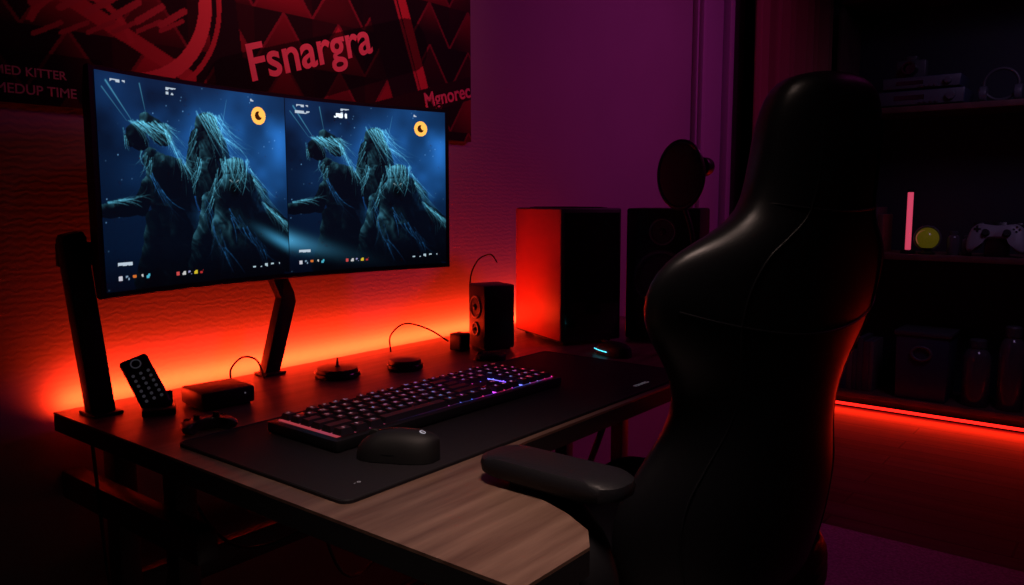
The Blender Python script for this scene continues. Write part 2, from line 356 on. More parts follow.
    strands(.52,.44,.62,.14,50,.04,.07,.22,-1.3,.22,LB*2); strands(.66,.36,.86,.14,50,.05,.07,.22,-1.1,.2,LB*2); strands(.60,.60,.56,.40,34,.02,.06,.16,-1.8,.38)
    stroke((.62,.74),(.665,.95),.0010,CY,.3)
    if beam:
        d=np.abs((b-.19)+.28*a); g=np.exp(-(d/.045)**2)*np.exp(-a/.13); im+=g[...,None]*np.array([.05,.26,.45])
    else:
        d=np.abs((b-.24)+.55*(a-.86)); g=np.exp(-(d/.03)**2)*np.exp(-((a-1.0)/.12)**2); im+=g[...,None]*np.array([.03,.18,.32])
    im*= (.35+.65*np.clip(b*5,0,1))[...,None]
    vg=np.clip(1.15-.5*np.hypot((a-.55)/.75,(b-.55)/.8)**2,.35,1); im*=vg[...,None]
    d=np.hypot(X-.845*A,Y-.885*B); im[d<.0175]=srgb((.96,.66,.30)); im[(d<.0088)]=srgb((.2,.1,.05)); im[np.hypot(X-.862*A,Y-.895*B)<.0065]=srgb((.96,.66,.30))
    def lab(p,q,w_,h=.007,c=(.6,.65,.7)):
        mk=(np.abs(b-q)<h)&(a>p)&(a<p+w_)&((vnoise(a,b*.6,75,9)>.45)); im[mk]=srgb(c)
    lab(.07,.965,.07); lab(.34,.965,.06); lab(.34,.945,.04); lab(.06,.125,.07); lab(.80,.965,.02)
    if beam: lab(.30,.930,.08,.014,(.85,.9,.95)); lab(.06,.93,.12)
    cols=[(.8,.8,.85),(.5,.6,.7),(.85,.45,.2),(.8,.8,.8),(.3,.7,.8),(.7,.2,.2),(.85,.75,.2),(.6,.6,.8),(.8,.8,.8),(.8,.3,.3)]
    for i in range(5):
        def ic(cx_,cy_,c,w_=.009):
            mk=(np.abs(a-cx_)<w_)&(np.abs(b-cy_)<w_*1.1)&((vnoise(a+i,b,60,4)>.32)); im[mk]=srgb(c)*.6
        ic(.07+.034*i,.060,cols[i]); ic(.36+.032*i,.055,cols[9-i]); ic(.79+.036*i,.06,(.7,.8,.85),.008)
    ic(.965,.90,(.7,.75,.8),.004)
    return np.clip(im,0,1.0)
L_=half(21,False); R_=half(21,True)
W3=W2*2; art=np.concatenate([L_,R_],1); art[:,W2-1:W2+1]=srgb((.03,.05,.08))
SCR=attr_mat('monitor_display',1.5,.3)
def scrf(u,v):
    m_=.012; s_=m_+(1-2*m_)*u; return np.stack([.190-.068*(1-(2*s_-1)**2)+.0032,MY0+(MY1-MY0)*s_,MZ0+.010+(MZ1-MZ0-.018)*v],-1)
grid_obj('display_panel',mon,scrf,art,SCR)
def yzprism(name,pts,x0,x1,m=DMETAL,bev=.002):
    o=prism(name,mon,pts,x1-x0,m,bev); o.matrix_local=Matrix(((0,0,1,x0),(1,0,0,0),(0,1,0,0),(0,0,0,1))); return o
yzprism('stand_arm_a',[(.026,DZ+.004),(.066,DZ+.004),(.034,1.050),(.028,1.060),(.0,1.054),(-.004,1.044)],.105,.135)
box('stand_link_a',mon,(.100,.10,1.02),(.018,.2,.04),DMETAL,.003)
box('stand_mount_a',mon,(.108,.19,1.02),(.03,.04,.08),DMETAL,.003)
box('stand_foot_a',mon,(.118,.048,DZ+.003),(.06,.05,.006),DMETAL,.002)
yzprism('stand_arm_b',[(.398,DZ+.004),(.436,DZ+.004),(.482,.895),(.478,.915),(.455,.965),(.455,1.12),(.42,1.12),(.42,.96),(.445,.905)],.062,.086)
box('stand_mount_b',mon,(.088,.44,1.10),(.02,.1,.1),DMETAL,.003)
box('stand_foot_b',mon,(.076,.417,DZ+.003),(.045,.05,.006),DMETAL,.002)

# ------------------------------------------------------------ desk mat
PADM=mat('desk_mat_cloth',(.012,.010,.013),.7,spec=.22,bump=(900,.3))
dm=grp('desk_mat',(.584,.503,DZ))
def rrect(w,h,r,n=6):
    pts=[]
    for cx_,cy_,a0 in ((w/2-r,h/2-r,0),(-w/2+r,h/2-r,90),(-w/2+r,-h/2+r,180),(w/2-r,-h/2+r,270)):
        for i in range(n+1):
            a=math.radians(a0+90*i/n); pts.append((cx_+r*math.cos(a),cy_+r*math.sin(a)))
    return pts
prism('mat_sheet',dm,rrect(.388,.940,.015),.004,PADM)
tube('stitched_edge',dm,[(x,y,.004) for x,y in rrect(.384,.936,.014)]+[(.192,.454,.004)],.0012,MATTE,k=6,n=1)
text('mat_print',dm,'FSNARG',.014,(.166,.28,.0042),(0,0,math.pi/2),GREYL,.0001)
text('mat_print',dm,'- o',.010,(.153,-.42,.0042),(0,0,math.pi/2),GREYL,.0001)
MZ=DZ+.004

# ------------------------------------------------------------ keyboard
kb=grp('mechanical_keyboard',(.541,.424,MZ+.0003),math.radians(-1.0))
KL,KW=.550,.172
box('keyboard_case',kb,(0,0,.009),(KW,KL,.018),BLACK,.004)
def huemat(name,stops,strength,noise=0):
    m=bpy.data.materials.new(name); m.use_nodes=True; nt=m.node_tree; b=nt.nodes['Principled BSDF']; tc=nt.nodes.new('ShaderNodeTexCoord'); sp=nt.nodes.new('ShaderNodeSeparateXYZ'); nt.links.new(tc.outputs['Object'],sp.inputs[0])
    mr=nt.nodes.new('ShaderNodeMapRange'); mr.inputs[1].default_value=-.27; mr.inputs[2].default_value=.27
    n=nt.nodes.new('ShaderNodeTexNoise'); n.inputs['Scale'].default_value=28; n.inputs['Detail'].default_value=0; nt.links.new(tc.outputs['Object'],n.inputs['Vector'])
    s1=nt.nodes.new('ShaderNodeMath'); s1.operation='SUBTRACT'; s1.inputs[1].default_value=.5; nt.links.new(n.outputs['Fac'],s1.inputs[0])
    ma=nt.nodes.new('ShaderNodeMath'); ma.operation='MULTIPLY_ADD'; ma.inputs[1].default_value=noise; nt.links.new(s1.outputs[0],ma.inputs[0]); nt.links.new(sp.outputs['Y'],ma.inputs[2])
    nt.links.new(ma.outputs[0],mr.inputs[0]); rp=nt.nodes.new('ShaderNodeValToRGB'); nt.links.new(mr.outputs[0],rp.inputs[0]); e=rp.color_ramp.elements
    e[0].position=stops[0][0]; e[0].color=(*stops[0][1],1); e[1].position=stops[-1][0]; e[1].color=(*stops[-1][1],1)
    for ps,c in stops[1:-1]: q=e.new(ps); q.color=(*c,1)
    nt.links.new(rp.outputs[0],b.inputs['Emission Color']); b.inputs['Emission Strength'].default_value=strength; b.inputs['Base Color'].default_value=(.02,.02,.02,1); return m
PLT=huemat('rgb_backlight',[(0,(.14,.015,.02)),(.22,(.10,.02,.05)),(.34,(.06,.07,.34)),(.44,(.34,.03,.18)),(.52,(.04,.16,.8)),(.62,(.45,.05,.9)),(.70,(1,.04,.16)),(.78,(.24,.07,1)),(.87,(.10,.25,.9)),(.93,(.8,.04,.5)),(1,(.9,.03,.06))],2.4,.20)
box('backlight_plate',kb,(-.001,0,.0185),(KW-.028,KL-.024,.001),PLT)
KEY=mat('keycap_abs',(.012,.012,.016),.42)
bm=bmesh.new(); bl=bmesh.new()
P_=.0228; RWp=.0258
def key(x,y,w,h):
    z0,z1=.0195,.0285; a,b_=h/2,w/2; ta,tb=a-.0032,b_-.0030
    v=[bm.verts.new(p) for p in ((x-a,y-b_,z0),(x+a,y-b_,z0),(x+a,y+b_,z0),(x-a,y+b_,z0),(x-ta-.0006,y-tb,z1),(x+ta-.0006,y-tb,z1),(x+ta-.0006,y+tb,z1),(x-ta-.0006,y+tb,z1))]
    for f in ((0,1,5,4),(1,2,6,5),(2,3,7,6),(3,0,4,7),(4,5,6,7)): bm.faces.new([v[i] for i in f])
    if w<.03:
        for k in range(2):
            dx=random.uniform(-.003,.0005)-.001; dy=random.uniform(-.003,.001)+k*.0025; sx,sy=(.0056,.0013) if random.random()<.5 else (.0014,.0046)
            q=[bl.verts.new(p) for p in ((x+dx-sx/2,y+dy-sy/2,z1+.0002),(x+dx+sx/2,y+dy-sy/2,z1+.0002),(x+dx+sx/2,y+dy+sy/2,z1+.0002),(x+dx-sx/2,y+dy+sy/2,z1+.0002))]; bl.faces.new(q)
rowsk=[[1,-1,1,1,1,1,-.5,1,1,1,1,-.5,1,1,1,1],[1]*13+[2],[1.5]+[1]*12+[1.5],[1.75]+[1]*11+[2.25],[2.25]+[1]*10+[2.75],[1.25]*3+[6.25]+[1.25]*4]
for ri,rw in enumerate(rowsk):
    x=-RWp*2.5+ri*RWp; y=-KL/2+.016
    for w_ in rw:
        if w_>0: key(x,y+w_*P_/2,w_*P_-.0034,RWp-.0044)
        y+=abs(w_)*P_
    y=-KL/2+.016+15*P_+.007
    nav=[1,1,1] if ri in (0,1,2,5) else ([0,1,0] if ri==4 else [0,0,0])
    for w_ in nav:
        if w_: key(x,y+P_/2,P_-.0034,RWp-.0044)
        y+=P_
    y+=.007
    for w_ in [1]*4:
        key(x,y+P_/2,P_-.0034,RWp-.0044); y+=P_
fin('keycaps',bm,KEY,kb)
y0n=-KL/2+.016+15*P_+.007
box('deck_plate',kb,(RWp*.5,y0n+1.5*P_,.0195),(RWp-.002,3*P_,.003),BLACK,.0005)
for yy in (.5,2.5): box('deck_plate',kb,(RWp*1.5,y0n+yy*P_,.0195),(RWp-.002,P_-.002,.003),BLACK,.0005)
for yy in (1.5,6.25,10.75): box('deck_plate',kb,(-RWp*2.5,-KL/2+.016+yy*P_,.0195),(RWp-.003,(.9 if yy==1.5 else .4)*P_,.003),BLACK,.0005)
fin('key_legends',bl,huemat('backlit_legends',[(0,(.42,.16,.2)),(.2,(.42,.22,.28)),(.33,(.25,.28,.6)),(.42,(.7,.2,.4)),(.5,(.15,.4,1)),(.58,(.8,.15,.7)),(.68,(.3,.25,1)),(.76,(1,.12,.25)),(.86,(.2,.4,1)),(.93,(.9,.15,.8)),(1,(1,.08,.12))],.95,.20),kb)

# ------------------------------------------------------------ mice
def mouse(name,loc,rz,L=.118,W=.064,H=.038,glow=None):
    g=grp(name,loc,rz); rows=[]
    N=22; K=28
    for i in range(N+1):
        t=i/N; x=-L/2+L*t
        wv=W/2*(max(0,1-abs(2*t-1)**3.2))**.5*(.90+.16*abs(t-.42)); hv=H*(max(0,1-abs((t-.58)/.585)**2.6))**.55
        wv=max(wv,.002); hv=max(hv,.003); r=[]
        for j in range(K):
            a=2*math.pi*j/K; c_,s_=math.cos(a),math.sin(a)
            yy=wv*(abs(c_)**.8)*(1 if c_>0 else -1); zz=hv*(max(0,s_)**.75) if s_>0 else 0
            if s_<=0: yy=wv*c_*.97
            r.append((x,yy,zz+.001))
        rows.append(r)
    loft('mouse_shell',g,rows,MATTE)
    top=lambda t: H*(max(0,1-abs((t-.58)/.585)**2.6))**.55
    tube('button_split',g,[(-L/2+L*t,0,top(t)+.0012) for t in (.06,.15,.25,.35,.45)],.0006,GLOSS,k=6)
    t=.22; o=cyl('scroll_wheel',g,(-L/2+L*t,0,top(t)-.002),.008,.007,RUBBER,rot=(math.pi/2,0,0),bev=.001)
    for sy in (-1,1): tube('side_seam',g,[(-L/2+L*t,sy*W*.49*(max(0,1-abs(2*t-1)**3.2))**.5*.9,.012) for t in (.2,.4,.6,.8)],.0006,GLOSS,k=6)
    if glow: ring('logo_ring',g,(L*.31,-.004,top(.81)+.001),.004,.0006,glow,rot=(0,math.radians(18),0),n=20,k=6)
    return g
LOGO=mat('logo_glow_grey',(.6,.6,.65),.4,emit=(.6,.65,.8),es=.4)
mouse('computer_mouse',(.702,.192,MZ),math.radians(28),L=.122,W=.066,H=.041,glow=LOGO)
g=mouse('computer_mouse',(.535,1.050,DZ),math.radians(-20),L=.11,W=.058,H=.032)
tube('light_strip',g,[(-.045,-.022,.012),(-.02,-.029,.012),(.01,-.029,.011)],.0012,mat('cyan_led',(.1,.6,.7),.4,emit=(.1,.8,1),es=1.4),k=6)
mouse('computer_mouse',(.345,.82,DZ),math.radians(35),L=.074,W=.045,H=.018)

# ------------------------------------------------------------ remote in cradle
rm=grp('remote_control',(.192,.112,DZ),math.radians(-28))
box('cradle_base',rm,(0,0,.006),(.052,.054,.012),BLACK,.003)
box('cradle_back',rm,(-.017,0,.02),(.010,.046,.028),BLACK,.003,rot=(0,math.radians(-22),0))
rb=grp('remote_body',(0,0,.008)); rb.parent=rm; rb.rotation_euler=(math.radians(22),math.radians(-36),0)
box('remote_shell',rb,(0,0,.053),(.015,.048,.106),BLACK,.006,seg=3)
BT=mat('remote_buttons',(.12,.12,.15),.5,emit=(.4,.4,.5),es=.04)
for i in range(6):
    for j in range(3):
        cyl('button',rb,(.0078,-.013+.013*j,.018+.0105*i),.0028,.002,BT,rot=(0,math.pi/2,0),seg=14)
ring('nav_pad',rb,(.0078,0,.091),.008,.0012,BT,rot=(0,math.pi/2,0),n=24)
# ------------------------------------------------------------ set top box
sb=grp('media_box',(.213,.212,DZ),math.radians(-6))
box('box_body',sb,(0,0,.018),(.088,.098,.030),BLACK,.004); box('rubber_base',sb,(0,0,.002),(.075,.085,.004),RUBBER)
box('box_groove',sb,(.0443,0,.012),(.001,.085,.0015),GLOSS); cyl('status_led',sb,(.0445,.03,.022),.0015,.001,GREYL,rot=(0,math.pi/2,0),seg=10)
# ------------------------------------------------------------ game controllers
def controller(name,loc,rz,S,m,m2,tilt=0):
    g=grp(name,loc,rz)
    b=grp('controller_pivot'); b.parent=g; b.rotation_euler=(tilt,0,0)
    prof=[(-.075,.02),(-.055,.035),(-.03,.033),(0,.030),(.03,.033),(.055,.035),(.075,.02),(.084,-.01),(.086,-.045),(.075,-.062),(.06,-.055),(.048,-.03),(.03,-.018),(0,-.015),(-.03,-.018),(-.048,-.03),(-.06,-.055),(-.075,-.062),(-.086,-.045),(-.084,-.01)]
    P=[(p.x*S,p.y*S) for p in cr([(x,y,0) for x,y in prof]+[(prof[0][0],prof[0][1],0)],4)[:-1]]
    rows=[]
    for k,(sc,z) in enumerate(((.80,0),(.93,.006),(1,.016),(.97,.026),(.86,.033),(.6,.036))):
        rows.append([(x*sc,y*sc if k<5 else y*sc,z*S) for x,y in P])
    loft('controller_shell',b,rows,m)
    for x,y in ((-.03,.0),(.03,.0)):
        cyl('stick_base',b,(x*S,y*S,.037*S),.012*S,.004*S,m2,seg=24); cyl('thumbstick',b,(x*S,y*S,.044*S),.008*S,.012*S,m2,r2=.010*S,seg=24)
    for dx,dy in ((0,.008),(0,-.008),(.008,0),(-.008,0)): cyl('face_button',b,((.055+dx)*S,(.014+dy)*S,.034*S),.0036*S,.006*S,m2,seg=14)
    box('dpad_h',b,(-.055*S,.014*S,.034*S),(.022*S,.007*S,.006*S),m2,.001*S); box('dpad_v',b,(-.055*S,.014*S,.034*S),(.007*S,.022*S,.006*S),m2,.001*S)
    for x in (-.055,.055): box('shoulder_button',b,(x*S,.034*S,.018*S),(.03*S,.012*S,.012*S),m2,.003*S)
    return g
CTRL=mat('controller_shell_black',(.035,.03,.033),.32)
controller('game_controller',(.346,.110,DZ+.0005),math.radians(75),.50,CTRL,MATTE)
# ------------------------------------------------------------ pucks
def puck(name,loc,r,h,spike):
    g=grp(name,loc); lathe('puck_body',g,(0,0,0),[(r*.9,0),(r,.003),(r,h*.45),(r*.97,h*.6),(r*.9,h*.62),(r*.88,h),(r*.2,h*1.1),(0,h*1.1)],BLACK)
    ring('puck_ring',g,(0,0,h*.55),r*.985,.001,GLOSS,k=6)
    if spike: lathe('puck_stem',g,(0,0,h),[(.008,0),(.003,.005),(.0015,.02),(0,.022)],BLACK,n=16)
puck('wireless_charger',(.205,.492,DZ),.047,.019,True); puck('smart_speaker',(.262,.632,DZ),.039,.022,False)
g=grp('desk_clock',(.205,.872,DZ)); box('cube_body',g,(0,0,.021),(.036,.036,.042),BLACK,.003); box('cube_face',g,(.0185,0,.022),(.001,.028,.03),GLOSS)
# ------------------------------------------------------------ speakers
CONE=mat('speaker_cone',(.04,.04,.045),.45); RINGM=mat('driver_ring',(.22,.22,.24),.3,metal=.6)
def driver(par,c,R,rot):
    e=grp('driver'); e.parent=par; e.location=c; e.rotation_euler=rot
    ring('surround_ring',e,(0,0,.001),R,.003 if R<.04 else .005,RINGM)
    lathe('cone',e,(0,0,0),[(R,.002),(R*.85,.004),(R*.8,.0),(R*.45,-.004),(R*.32,-.004),(R*.3,.003),(R*.15,.007),(0,.008)],CONE)
g=grp('desktop_speaker',(.243,.948,DZ),math.radians(-22))
box('cabinet',g,(0,0,.0815),(.085,.085,.157),BLACK,.004); box('rubber_base',g,(0,0,.002),(.07,.07,.004),RUBBER)
driver(g,(0,-.0432,.105),.026,(math.pi/2,0,0)); driver(g,(0,-.0432,.05),.015,(math.pi/2,0,0))
pc=grp('pc_tower',(.30,1.195,DZ),math.radians(-25.5))
CASE=mat('pc_case_satin',(.04,.035,.038),.42,metal=.2,bump=(300,.1))
REDLIT=mat('panel_red_light_tint',(.72,.10,.07),.45,bump=(300,.06))  # red LED glow on the panel is put into its base colour
box('case_shell',pc,(0,0,.177),(.255,.175,.338),CASE,.005)
box('side_panel',pc,(-.001,-.0885,.178),(.249,.003,.33),REDLIT,.001)
box('glass_side',pc,(.1285,0,.18),(.002,.160,.31),GLOSS,.0006)
for sx in (-.1,.1):
    for sy in (-.06,.06): cyl('case_foot',pc,(sx,sy,.004),.012,.008,RUBBER,seg=20)
box('top_vent',pc,(0,0,.3465),(.20,.12,.002),MATTE)
for i in range(9): box('vent_slot',pc,(-.085+.021*i,0,.348),(.004,.11,.0015),GLOSS)
sp=grp('bookshelf_speaker',(.500,1.388,DZ),math.radians(18))
box('cabinet',sp,(0,0,.174),(.190,.2,.342),MATTE,.006); box('rubber_base',sp,(0,0,.0025),(.17,.18,.005),RUBBER)
box('baffle',sp,(0,-.1005,.174),(.176,.004,.325),BLACK,.001)
driver(sp,(0,-.1030,.165),.068,(math.pi/2,0,0)); driver(sp,(0,-.1030,.285),.032,(math.pi/2,0,0)); driver(sp,(.06,-.1030,.04),.014,(math.pi/2,0,0))
# ------------------------------------------------------------ microphone
mc=grp('studio_microphone',(.690,1.180,DZ))
lathe('weighted_base',mc,(0,0,0),[(.055,0),(.057,.006),(.05,.014),(.012,.018),(0,.018)],DMETAL)
tube('stand_pole',mc,[(0,0,.015),(-.01,0,.16),(-.022,0,.28),(-.042,.0,.345)],.006,DMETAL)
hd=grp('filter_head'); hd.parent=mc; hd.location=(-.055,0,.425); hd.rotation_euler=(math.radians(90),0,math.radians(5))
ring('filter_rim',hd,(0,0,0),.078,.006,BLACK,sx=.72)
MESHM=mat('pop_filter_mesh',(.02,.02,.022),.7,bump=(1500,.8))
lathe('filter_mesh',hd,(0,0,0),[(.076,-.004),(.072,.006),(.045,.014),(0,.018)],MESHM,sx=.72)
lathe('filter_back',hd,(0,0,-.002),[(.076,0),(.05,-.012),(.03,-.02),(.022,-.06),(0,-.064)],BLACK,sx=.72)
cyl('mic_capsule',hd,(.042,.02,-.035),.022,.04,BLACK,bev=.005)
# ------------------------------------------------------------ cables
def cable(pts,name='cable',r=.002): 
    return tube(name,None,pts,r,RUBBER)
cable([(.12,.30,DZ+.002),(.10,.31,DZ+.03),(.095,.34,DZ+.05),(.10,.37,DZ+.04),(.11,.38,DZ+.002)])
cable([(.10,.74,DZ+.002),(.09,.75,DZ+.04),(.10,.79,DZ+.065),(.14,.83,DZ+.05),(.178,.86,DZ+.02)])
cable([(.13,1.02,DZ+.002),(.10,1.03,DZ+.14),(.09,1.07,DZ+.2),(.12,1.09,DZ+.22),(.145,1.09,DZ+.20)])
cable([(.20,.14,.71),(.23,.15,.58),(.30,.20,.50),(.40,.3,.56),(.43,.4,.71)],r=.003)
cable([(.14,.02,.71),(.18,.015,.5),(.24,.01,.25),(.3,-.02,.004)],r=.003)
cable([(.47,.2,.71),(.40,.35,.42),(.34,.6,.5),(.33,.8,.71)],r=.003)

# ------------------------------------------------------------ gaming chair
ch=grp('gaming_chair',(1.057,.58,0),math.radians(75))
T_=[(.50,.185,.03,.045),(.53,.205,.035,.052),(.58,.230,.048,.056),(.64,.240,.056,.056),(.69,.236,.057,.054),(.74,.208,.052,.050),(.79,.178,.045,.047),(.84,.170,.044,.046),(.885,.196,.047,.046),(.92,.228,.050,.046),(.955,.252,.053,.045),(.99,.258,.052,.043),(1.02,.250,.046,.042),(1.045,.226,.038,.042),(1.065,.184,.028,.043),(1.085,.146,.018,.045),(1.11,.126,.012,.046),(1.16,.119,.010,.047),(1.21,.115,.010,.045),(1.243,.106,.008,.040),(1.264,.088,.006,.033),(1.275,.055,.004,.022),(1.279,.02,.002,.01)]
def yc_(z): return -(z-.55)*.194+.10*max(0,z-1.06)
rows=[]
K=44
for z,h,w_,t_ in T_:
    r=[]; yc=yc_(z)
    for j in range(K):
        a=2*math.pi*j/K; c_,s_=math.cos(a),math.sin(a)
        u=h*(abs(c_)**.72)*(1 if c_>=0 else -1); v=t_*(abs(s_)**.85)*(1 if s_>=0 else -1)
        edge=abs(u/h)
        v*= (1-.25*edge**4)
        bol=.018*math.exp(-((edge-.78)/.16)**2) if s_>0 else 0
        r.append((u,yc+v+w_*edge**2.2+bol,z))
    rows.append(r)
loft('backrest',ch,rows,LEATHER,sub=1)
def backpt(z,uf,off=.0006):
    for i in range(len(T_)-1):
        if T_[i][0]<=z<=T_[i+1][0]:
            k=(z-T_[i][0])/(T_[i+1][0]-T_[i][0]); h,w_,t_=[T_[i][q]*(1-k)+T_[i+1][q]*k for q in (1,2,3)]; break
    u=h*uf; s_=(max(0,1-abs(uf)**(2/.72)))**.5; v=-t_*s_**.85*(1-.25*abs(uf)**4)
    return (u,yc_(z)+v+w_*abs(uf)**2.2-off,z)
for sg in (-1,1):
    tube('back_piping',ch,[backpt(z,sg*(.66+.10*math.sin((z-.5)*8))) for z in (.55,.60,.65,.7,.75,.8,.85,.9,.94,.98,1.01,1.04,1.06,1.08,1.1,1.14,1.18,1.22)],.0015,LEATHER,k=8)
tube('headrest_seam',ch,[backpt(1.108-.012*(1-uf*uf),uf,.0004) for uf in (-.97,-.88,-.75,-.6,-.4,-.2,0,.2,.4,.6,.75,.88,.97)],.0016,LEATHER,k=8,n=4)
tube('shoulder_seam',ch,[backpt(.93+.05*uf*uf,uf,.0004) for uf in (-.9,-.75,-.6,-.4,-.2,0,.2,.4,.6,.75,.9)],.0013,LEATHER,k=8,n=4)
rows=[]
for y,wx,zt,zb in ((-.03,.20,.52,.45),(0,.235,.545,.43),(.08,.255,.55,.42),(.2,.262,.548,.42),(.33,.262,.55,.42),(.43,.255,.55,.43),(.48,.235,.535,.45),(.495,.2,.51,.47)):
    r=[]
    for j in range(36):
        a=2*math.pi*j/36; c_,s_=math.cos(a),math.sin(a); u=wx*abs(c_)**.5*(1 if c_>0 else -1); zc=(zt+zb)/2; hh=(zt-zb)/2; zz=zc+hh*abs(s_)**.6*(1 if s_>0 else -1)
        if s_>0: zz+=.035*math.exp(-((abs(u)/wx-.86)/.16)**2)
        r.append((u,y,zz))
    rows.append(r)
loft('seat_cushion',ch,rows,LEATHER,sub=1)
box('seat_pan',ch,(0,.22,.41),(.34,.36,.025),DMETAL,.005)
box('tilt_mechanism',ch,(0,.20,.375),(.16,.24,.05),DMETAL,.008)
cyl('gas_lift',ch,(0,.22,.24),.025,.24,DMETAL); cyl('gas_cover',ch,(0,.22,.16),.034,.14,BLACK)
cyl('hub',ch,(0,.22,.09),.05,.06,BLACK,bev=.006)
for i in range(5):
    a=2*math.pi*i/5+.3; d=Vector((math.cos(a),math.sin(a),0)); c0=Vector((0,.22,0))
    tube('base_spoke',ch,[c0+d*.03+Vector((0,0,.10)),c0+d*.17+Vector((0,0,.09)),c0+d*.29+Vector((0,0,.072))],.02,BLACK,flat=(.024,.014))
    for s_ in (-1,1):
        q=c0+d*.29+Vector((-d.y,d.x,0))*.014*s_; cyl('caster_wheel',ch,(q.x,q.y,.012+.028),.028,.018,RUBBER,rot=(math.pi/2,0,a),bev=.004,seg=24)
    cyl('caster_stem',ch,tuple(c0+d*.29+Vector((0,0,.06))),.008,.04,DMETAL,seg=16)
APU=mat('armrest_pu',(.007,.007,.0095),.5,spec=.28,bump=(300,.2))
def armrest(x,y,z,rot,pts,L=.215,W=.078):
    ap=grp('armrest',(x,y,z),rot); ap.parent=ch
    P=rrect(W,L,.032,8)
    rows=[[(x_*k,y_*k,zz) for x_,y_ in P] for k,zz in ((.9,0),(.98,.004),(1,.013),(.98,.020),(.9,.0245),(.6,.026))]
    loft('arm_pad',ap,rows,APU)
    box('pad_slider',ap,(0,-.005,-.004),(.05,.11,.008),DMETAL,.002)
    tube('arm_bracket',ch,pts,.02,BLACK,k=14,flat=(.030,.013))
armrest(-.366,.017,.757,math.radians(15),[(-.368,.07,.748),(-.371,-.0,.735),(-.368,-.055,.69),(-.352,-.06,.61),(-.31,-.01,.50),(-.25,.08,.43),(-.15,.14,.41)])
armrest(.30,.19,.655,math.radians(-5),[(.30,.24,.647),(.302,.19,.64),(.302,.13,.60),(.29,.10,.53),(.27,.11,.46),(.22,.13,.42),(.15,.14,.41)])

# ------------------------------------------------------------ shelving
SW=mat('dark_shelf_board',(.15,.06,.06),.45,mottle=8)
sh=grp('shelving_unit')
SX0,SX1,SY0,SY1=.16,2.3,3.92,4.28
for z in (.06,.82,1.57,2.15): box('shelf_board',sh,((SX0+SX1)/2,(SY0+SY1)/2,z),(SX1-SX0,SY1-SY0,.03),SW,.003)
for x in (SX0,1.45,SX1): box('upright',sh,(x,(SY0+SY1)/2+.01,1.1),(.025,SY1-SY0-.02,2.2),SW,.003)
box('back_panel',sh,((SX0+SX1)/2,SY1+.01,1.1),(SX1-SX0,.012,2.2),mat('shelf_back',(.015,.018,.035),.6))
box('plinth',sh,((SX0+SX1)/2,SY0+.03,.023),(SX1-SX0,.02,.045),SW)
fl=grp('floor_led_strip'); box('strip_channel',fl,(1.23,3.905,.012),(2.14,.02,.016),MATTE); box('led_diffuser',fl,(1.23,3.893,.014),(2.14,.006,.014),REDEM)
NAVY=mat('navy_electronics',(.04,.05,.10),.35); GREY=mat('dark_grey_shell',(.10,.10,.13),.4)
def receiver(name,x,z,w,h):
    g=grp(name,(x,4.08,z)); box('chassis',g,(0,0,h/2+.006),(w,.26,h),NAVY,.004)
    for k in (-.4,.4): cyl('foot',g,(w*k,-.08,.003),.014,.006,RUBBER,seg=16)
    box('fascia',g,(0,-.132,h/2+.006),(w*.98,.006,h*.9),GREY,.002); box('display_window',g,(-.05,-.136,h*.6),(w*.35,.003,h*.3),GLOSS)
    cyl('volume_knob',g,(w*.35,-.145,h/2+.006),h*.28,.02,GREY,rot=(math.pi/2,0,0),bev=.002)
    for k in range(4): cyl('small_knob',g,(w*(.02+.06*k),-.14,h*.3),.007,.012,GREY,rot=(math.pi/2,0,0),seg=16)
SZ=lambda z: z+.0151
CAMB=mat('camera_body_grey',(.07,.07,.085),.4)
receiver('audio_receiver',.56,SZ(1.57),.40,.075); receiver('audio_receiver',.56,SZ(1.57)+.082,.36,.06)
receiver('audio_receiver',1.22,SZ(1.57),.34,.10)
g=grp('film_camera',(.50,4.03,SZ(1.57)+.149)); box('camera_body',g,(0,0,.045),(.14,.06,.09),CAMB,.008); lathe('lens',g,(0,-.03,.045),[(.036,0),(.036,.03),(.032,.055),(.025,.055),(.022,.03),(0,.03)],GLOSS,rot=(math.pi/2,0,0)); box('viewfinder_hump',g,(0,0,.10),(.05,.05,.025),CAMB,.006)
g=grp('headphones',(.90,4.05,SZ(1.57))); ring('headband',g,(0,0,.09),.075,.008,CAMB,rot=(math.pi/2,0,0))
for s_ in (-1,1): cyl('ear_cup',g,(s_*.075,0,.045),.04,.035,GREY,rot=(0,math.pi/2,0),bev=.006)
NEON=mat('pink_neon',(.9,.2,.4),.3,emit=(1,.09,.18),es=.55)
g=grp('neon_tube_lamp',(.535,3.99,SZ(.82))); cyl('lamp_base',g,(0,0,.01),.035,.02,BLACK,bev=.003); cyl('neon_tube',g,(0,0,.17),.014,.30,NEON,bev=.003); cyl('tube_cap',g,(0,0,.325),.016,.015,BLACK)
g=grp('glow_globe',(.625,3.99,SZ(.82))); lathe('globe_stand',g,(0,0,0),[(.04,0),(.04,.008),(.02,.02),(.025,.035),(0,.035)],BLACK)
YEL=mat('olive_glass',(.22,.20,.02),.15,emit=(.55,.42,.02),es=.07,coat=.6,mottle=30); sph('globe_glass',g,(0,0,.082),(.055,.055,.055),YEL); ring('globe_meridian',g,(0,0,.082),.062,.004,GREY,rot=(math.pi/2,0,0))
SIL=mat('silver_grey_plastic',(.26,.26,.29),.4)
g=controller('game_controller',(.935,4.0,SZ(.82)+.10),0,1.5,SIL,BLACK,tilt=math.radians(72))
box('display_stand',g,(0,.01,-.05),(.10,.10,.10),BLACK,.006); box('stand_back',g,(0,.045,.02),(.06,.02,.10),BLACK,.004,rot=(math.radians(-18),0,0))
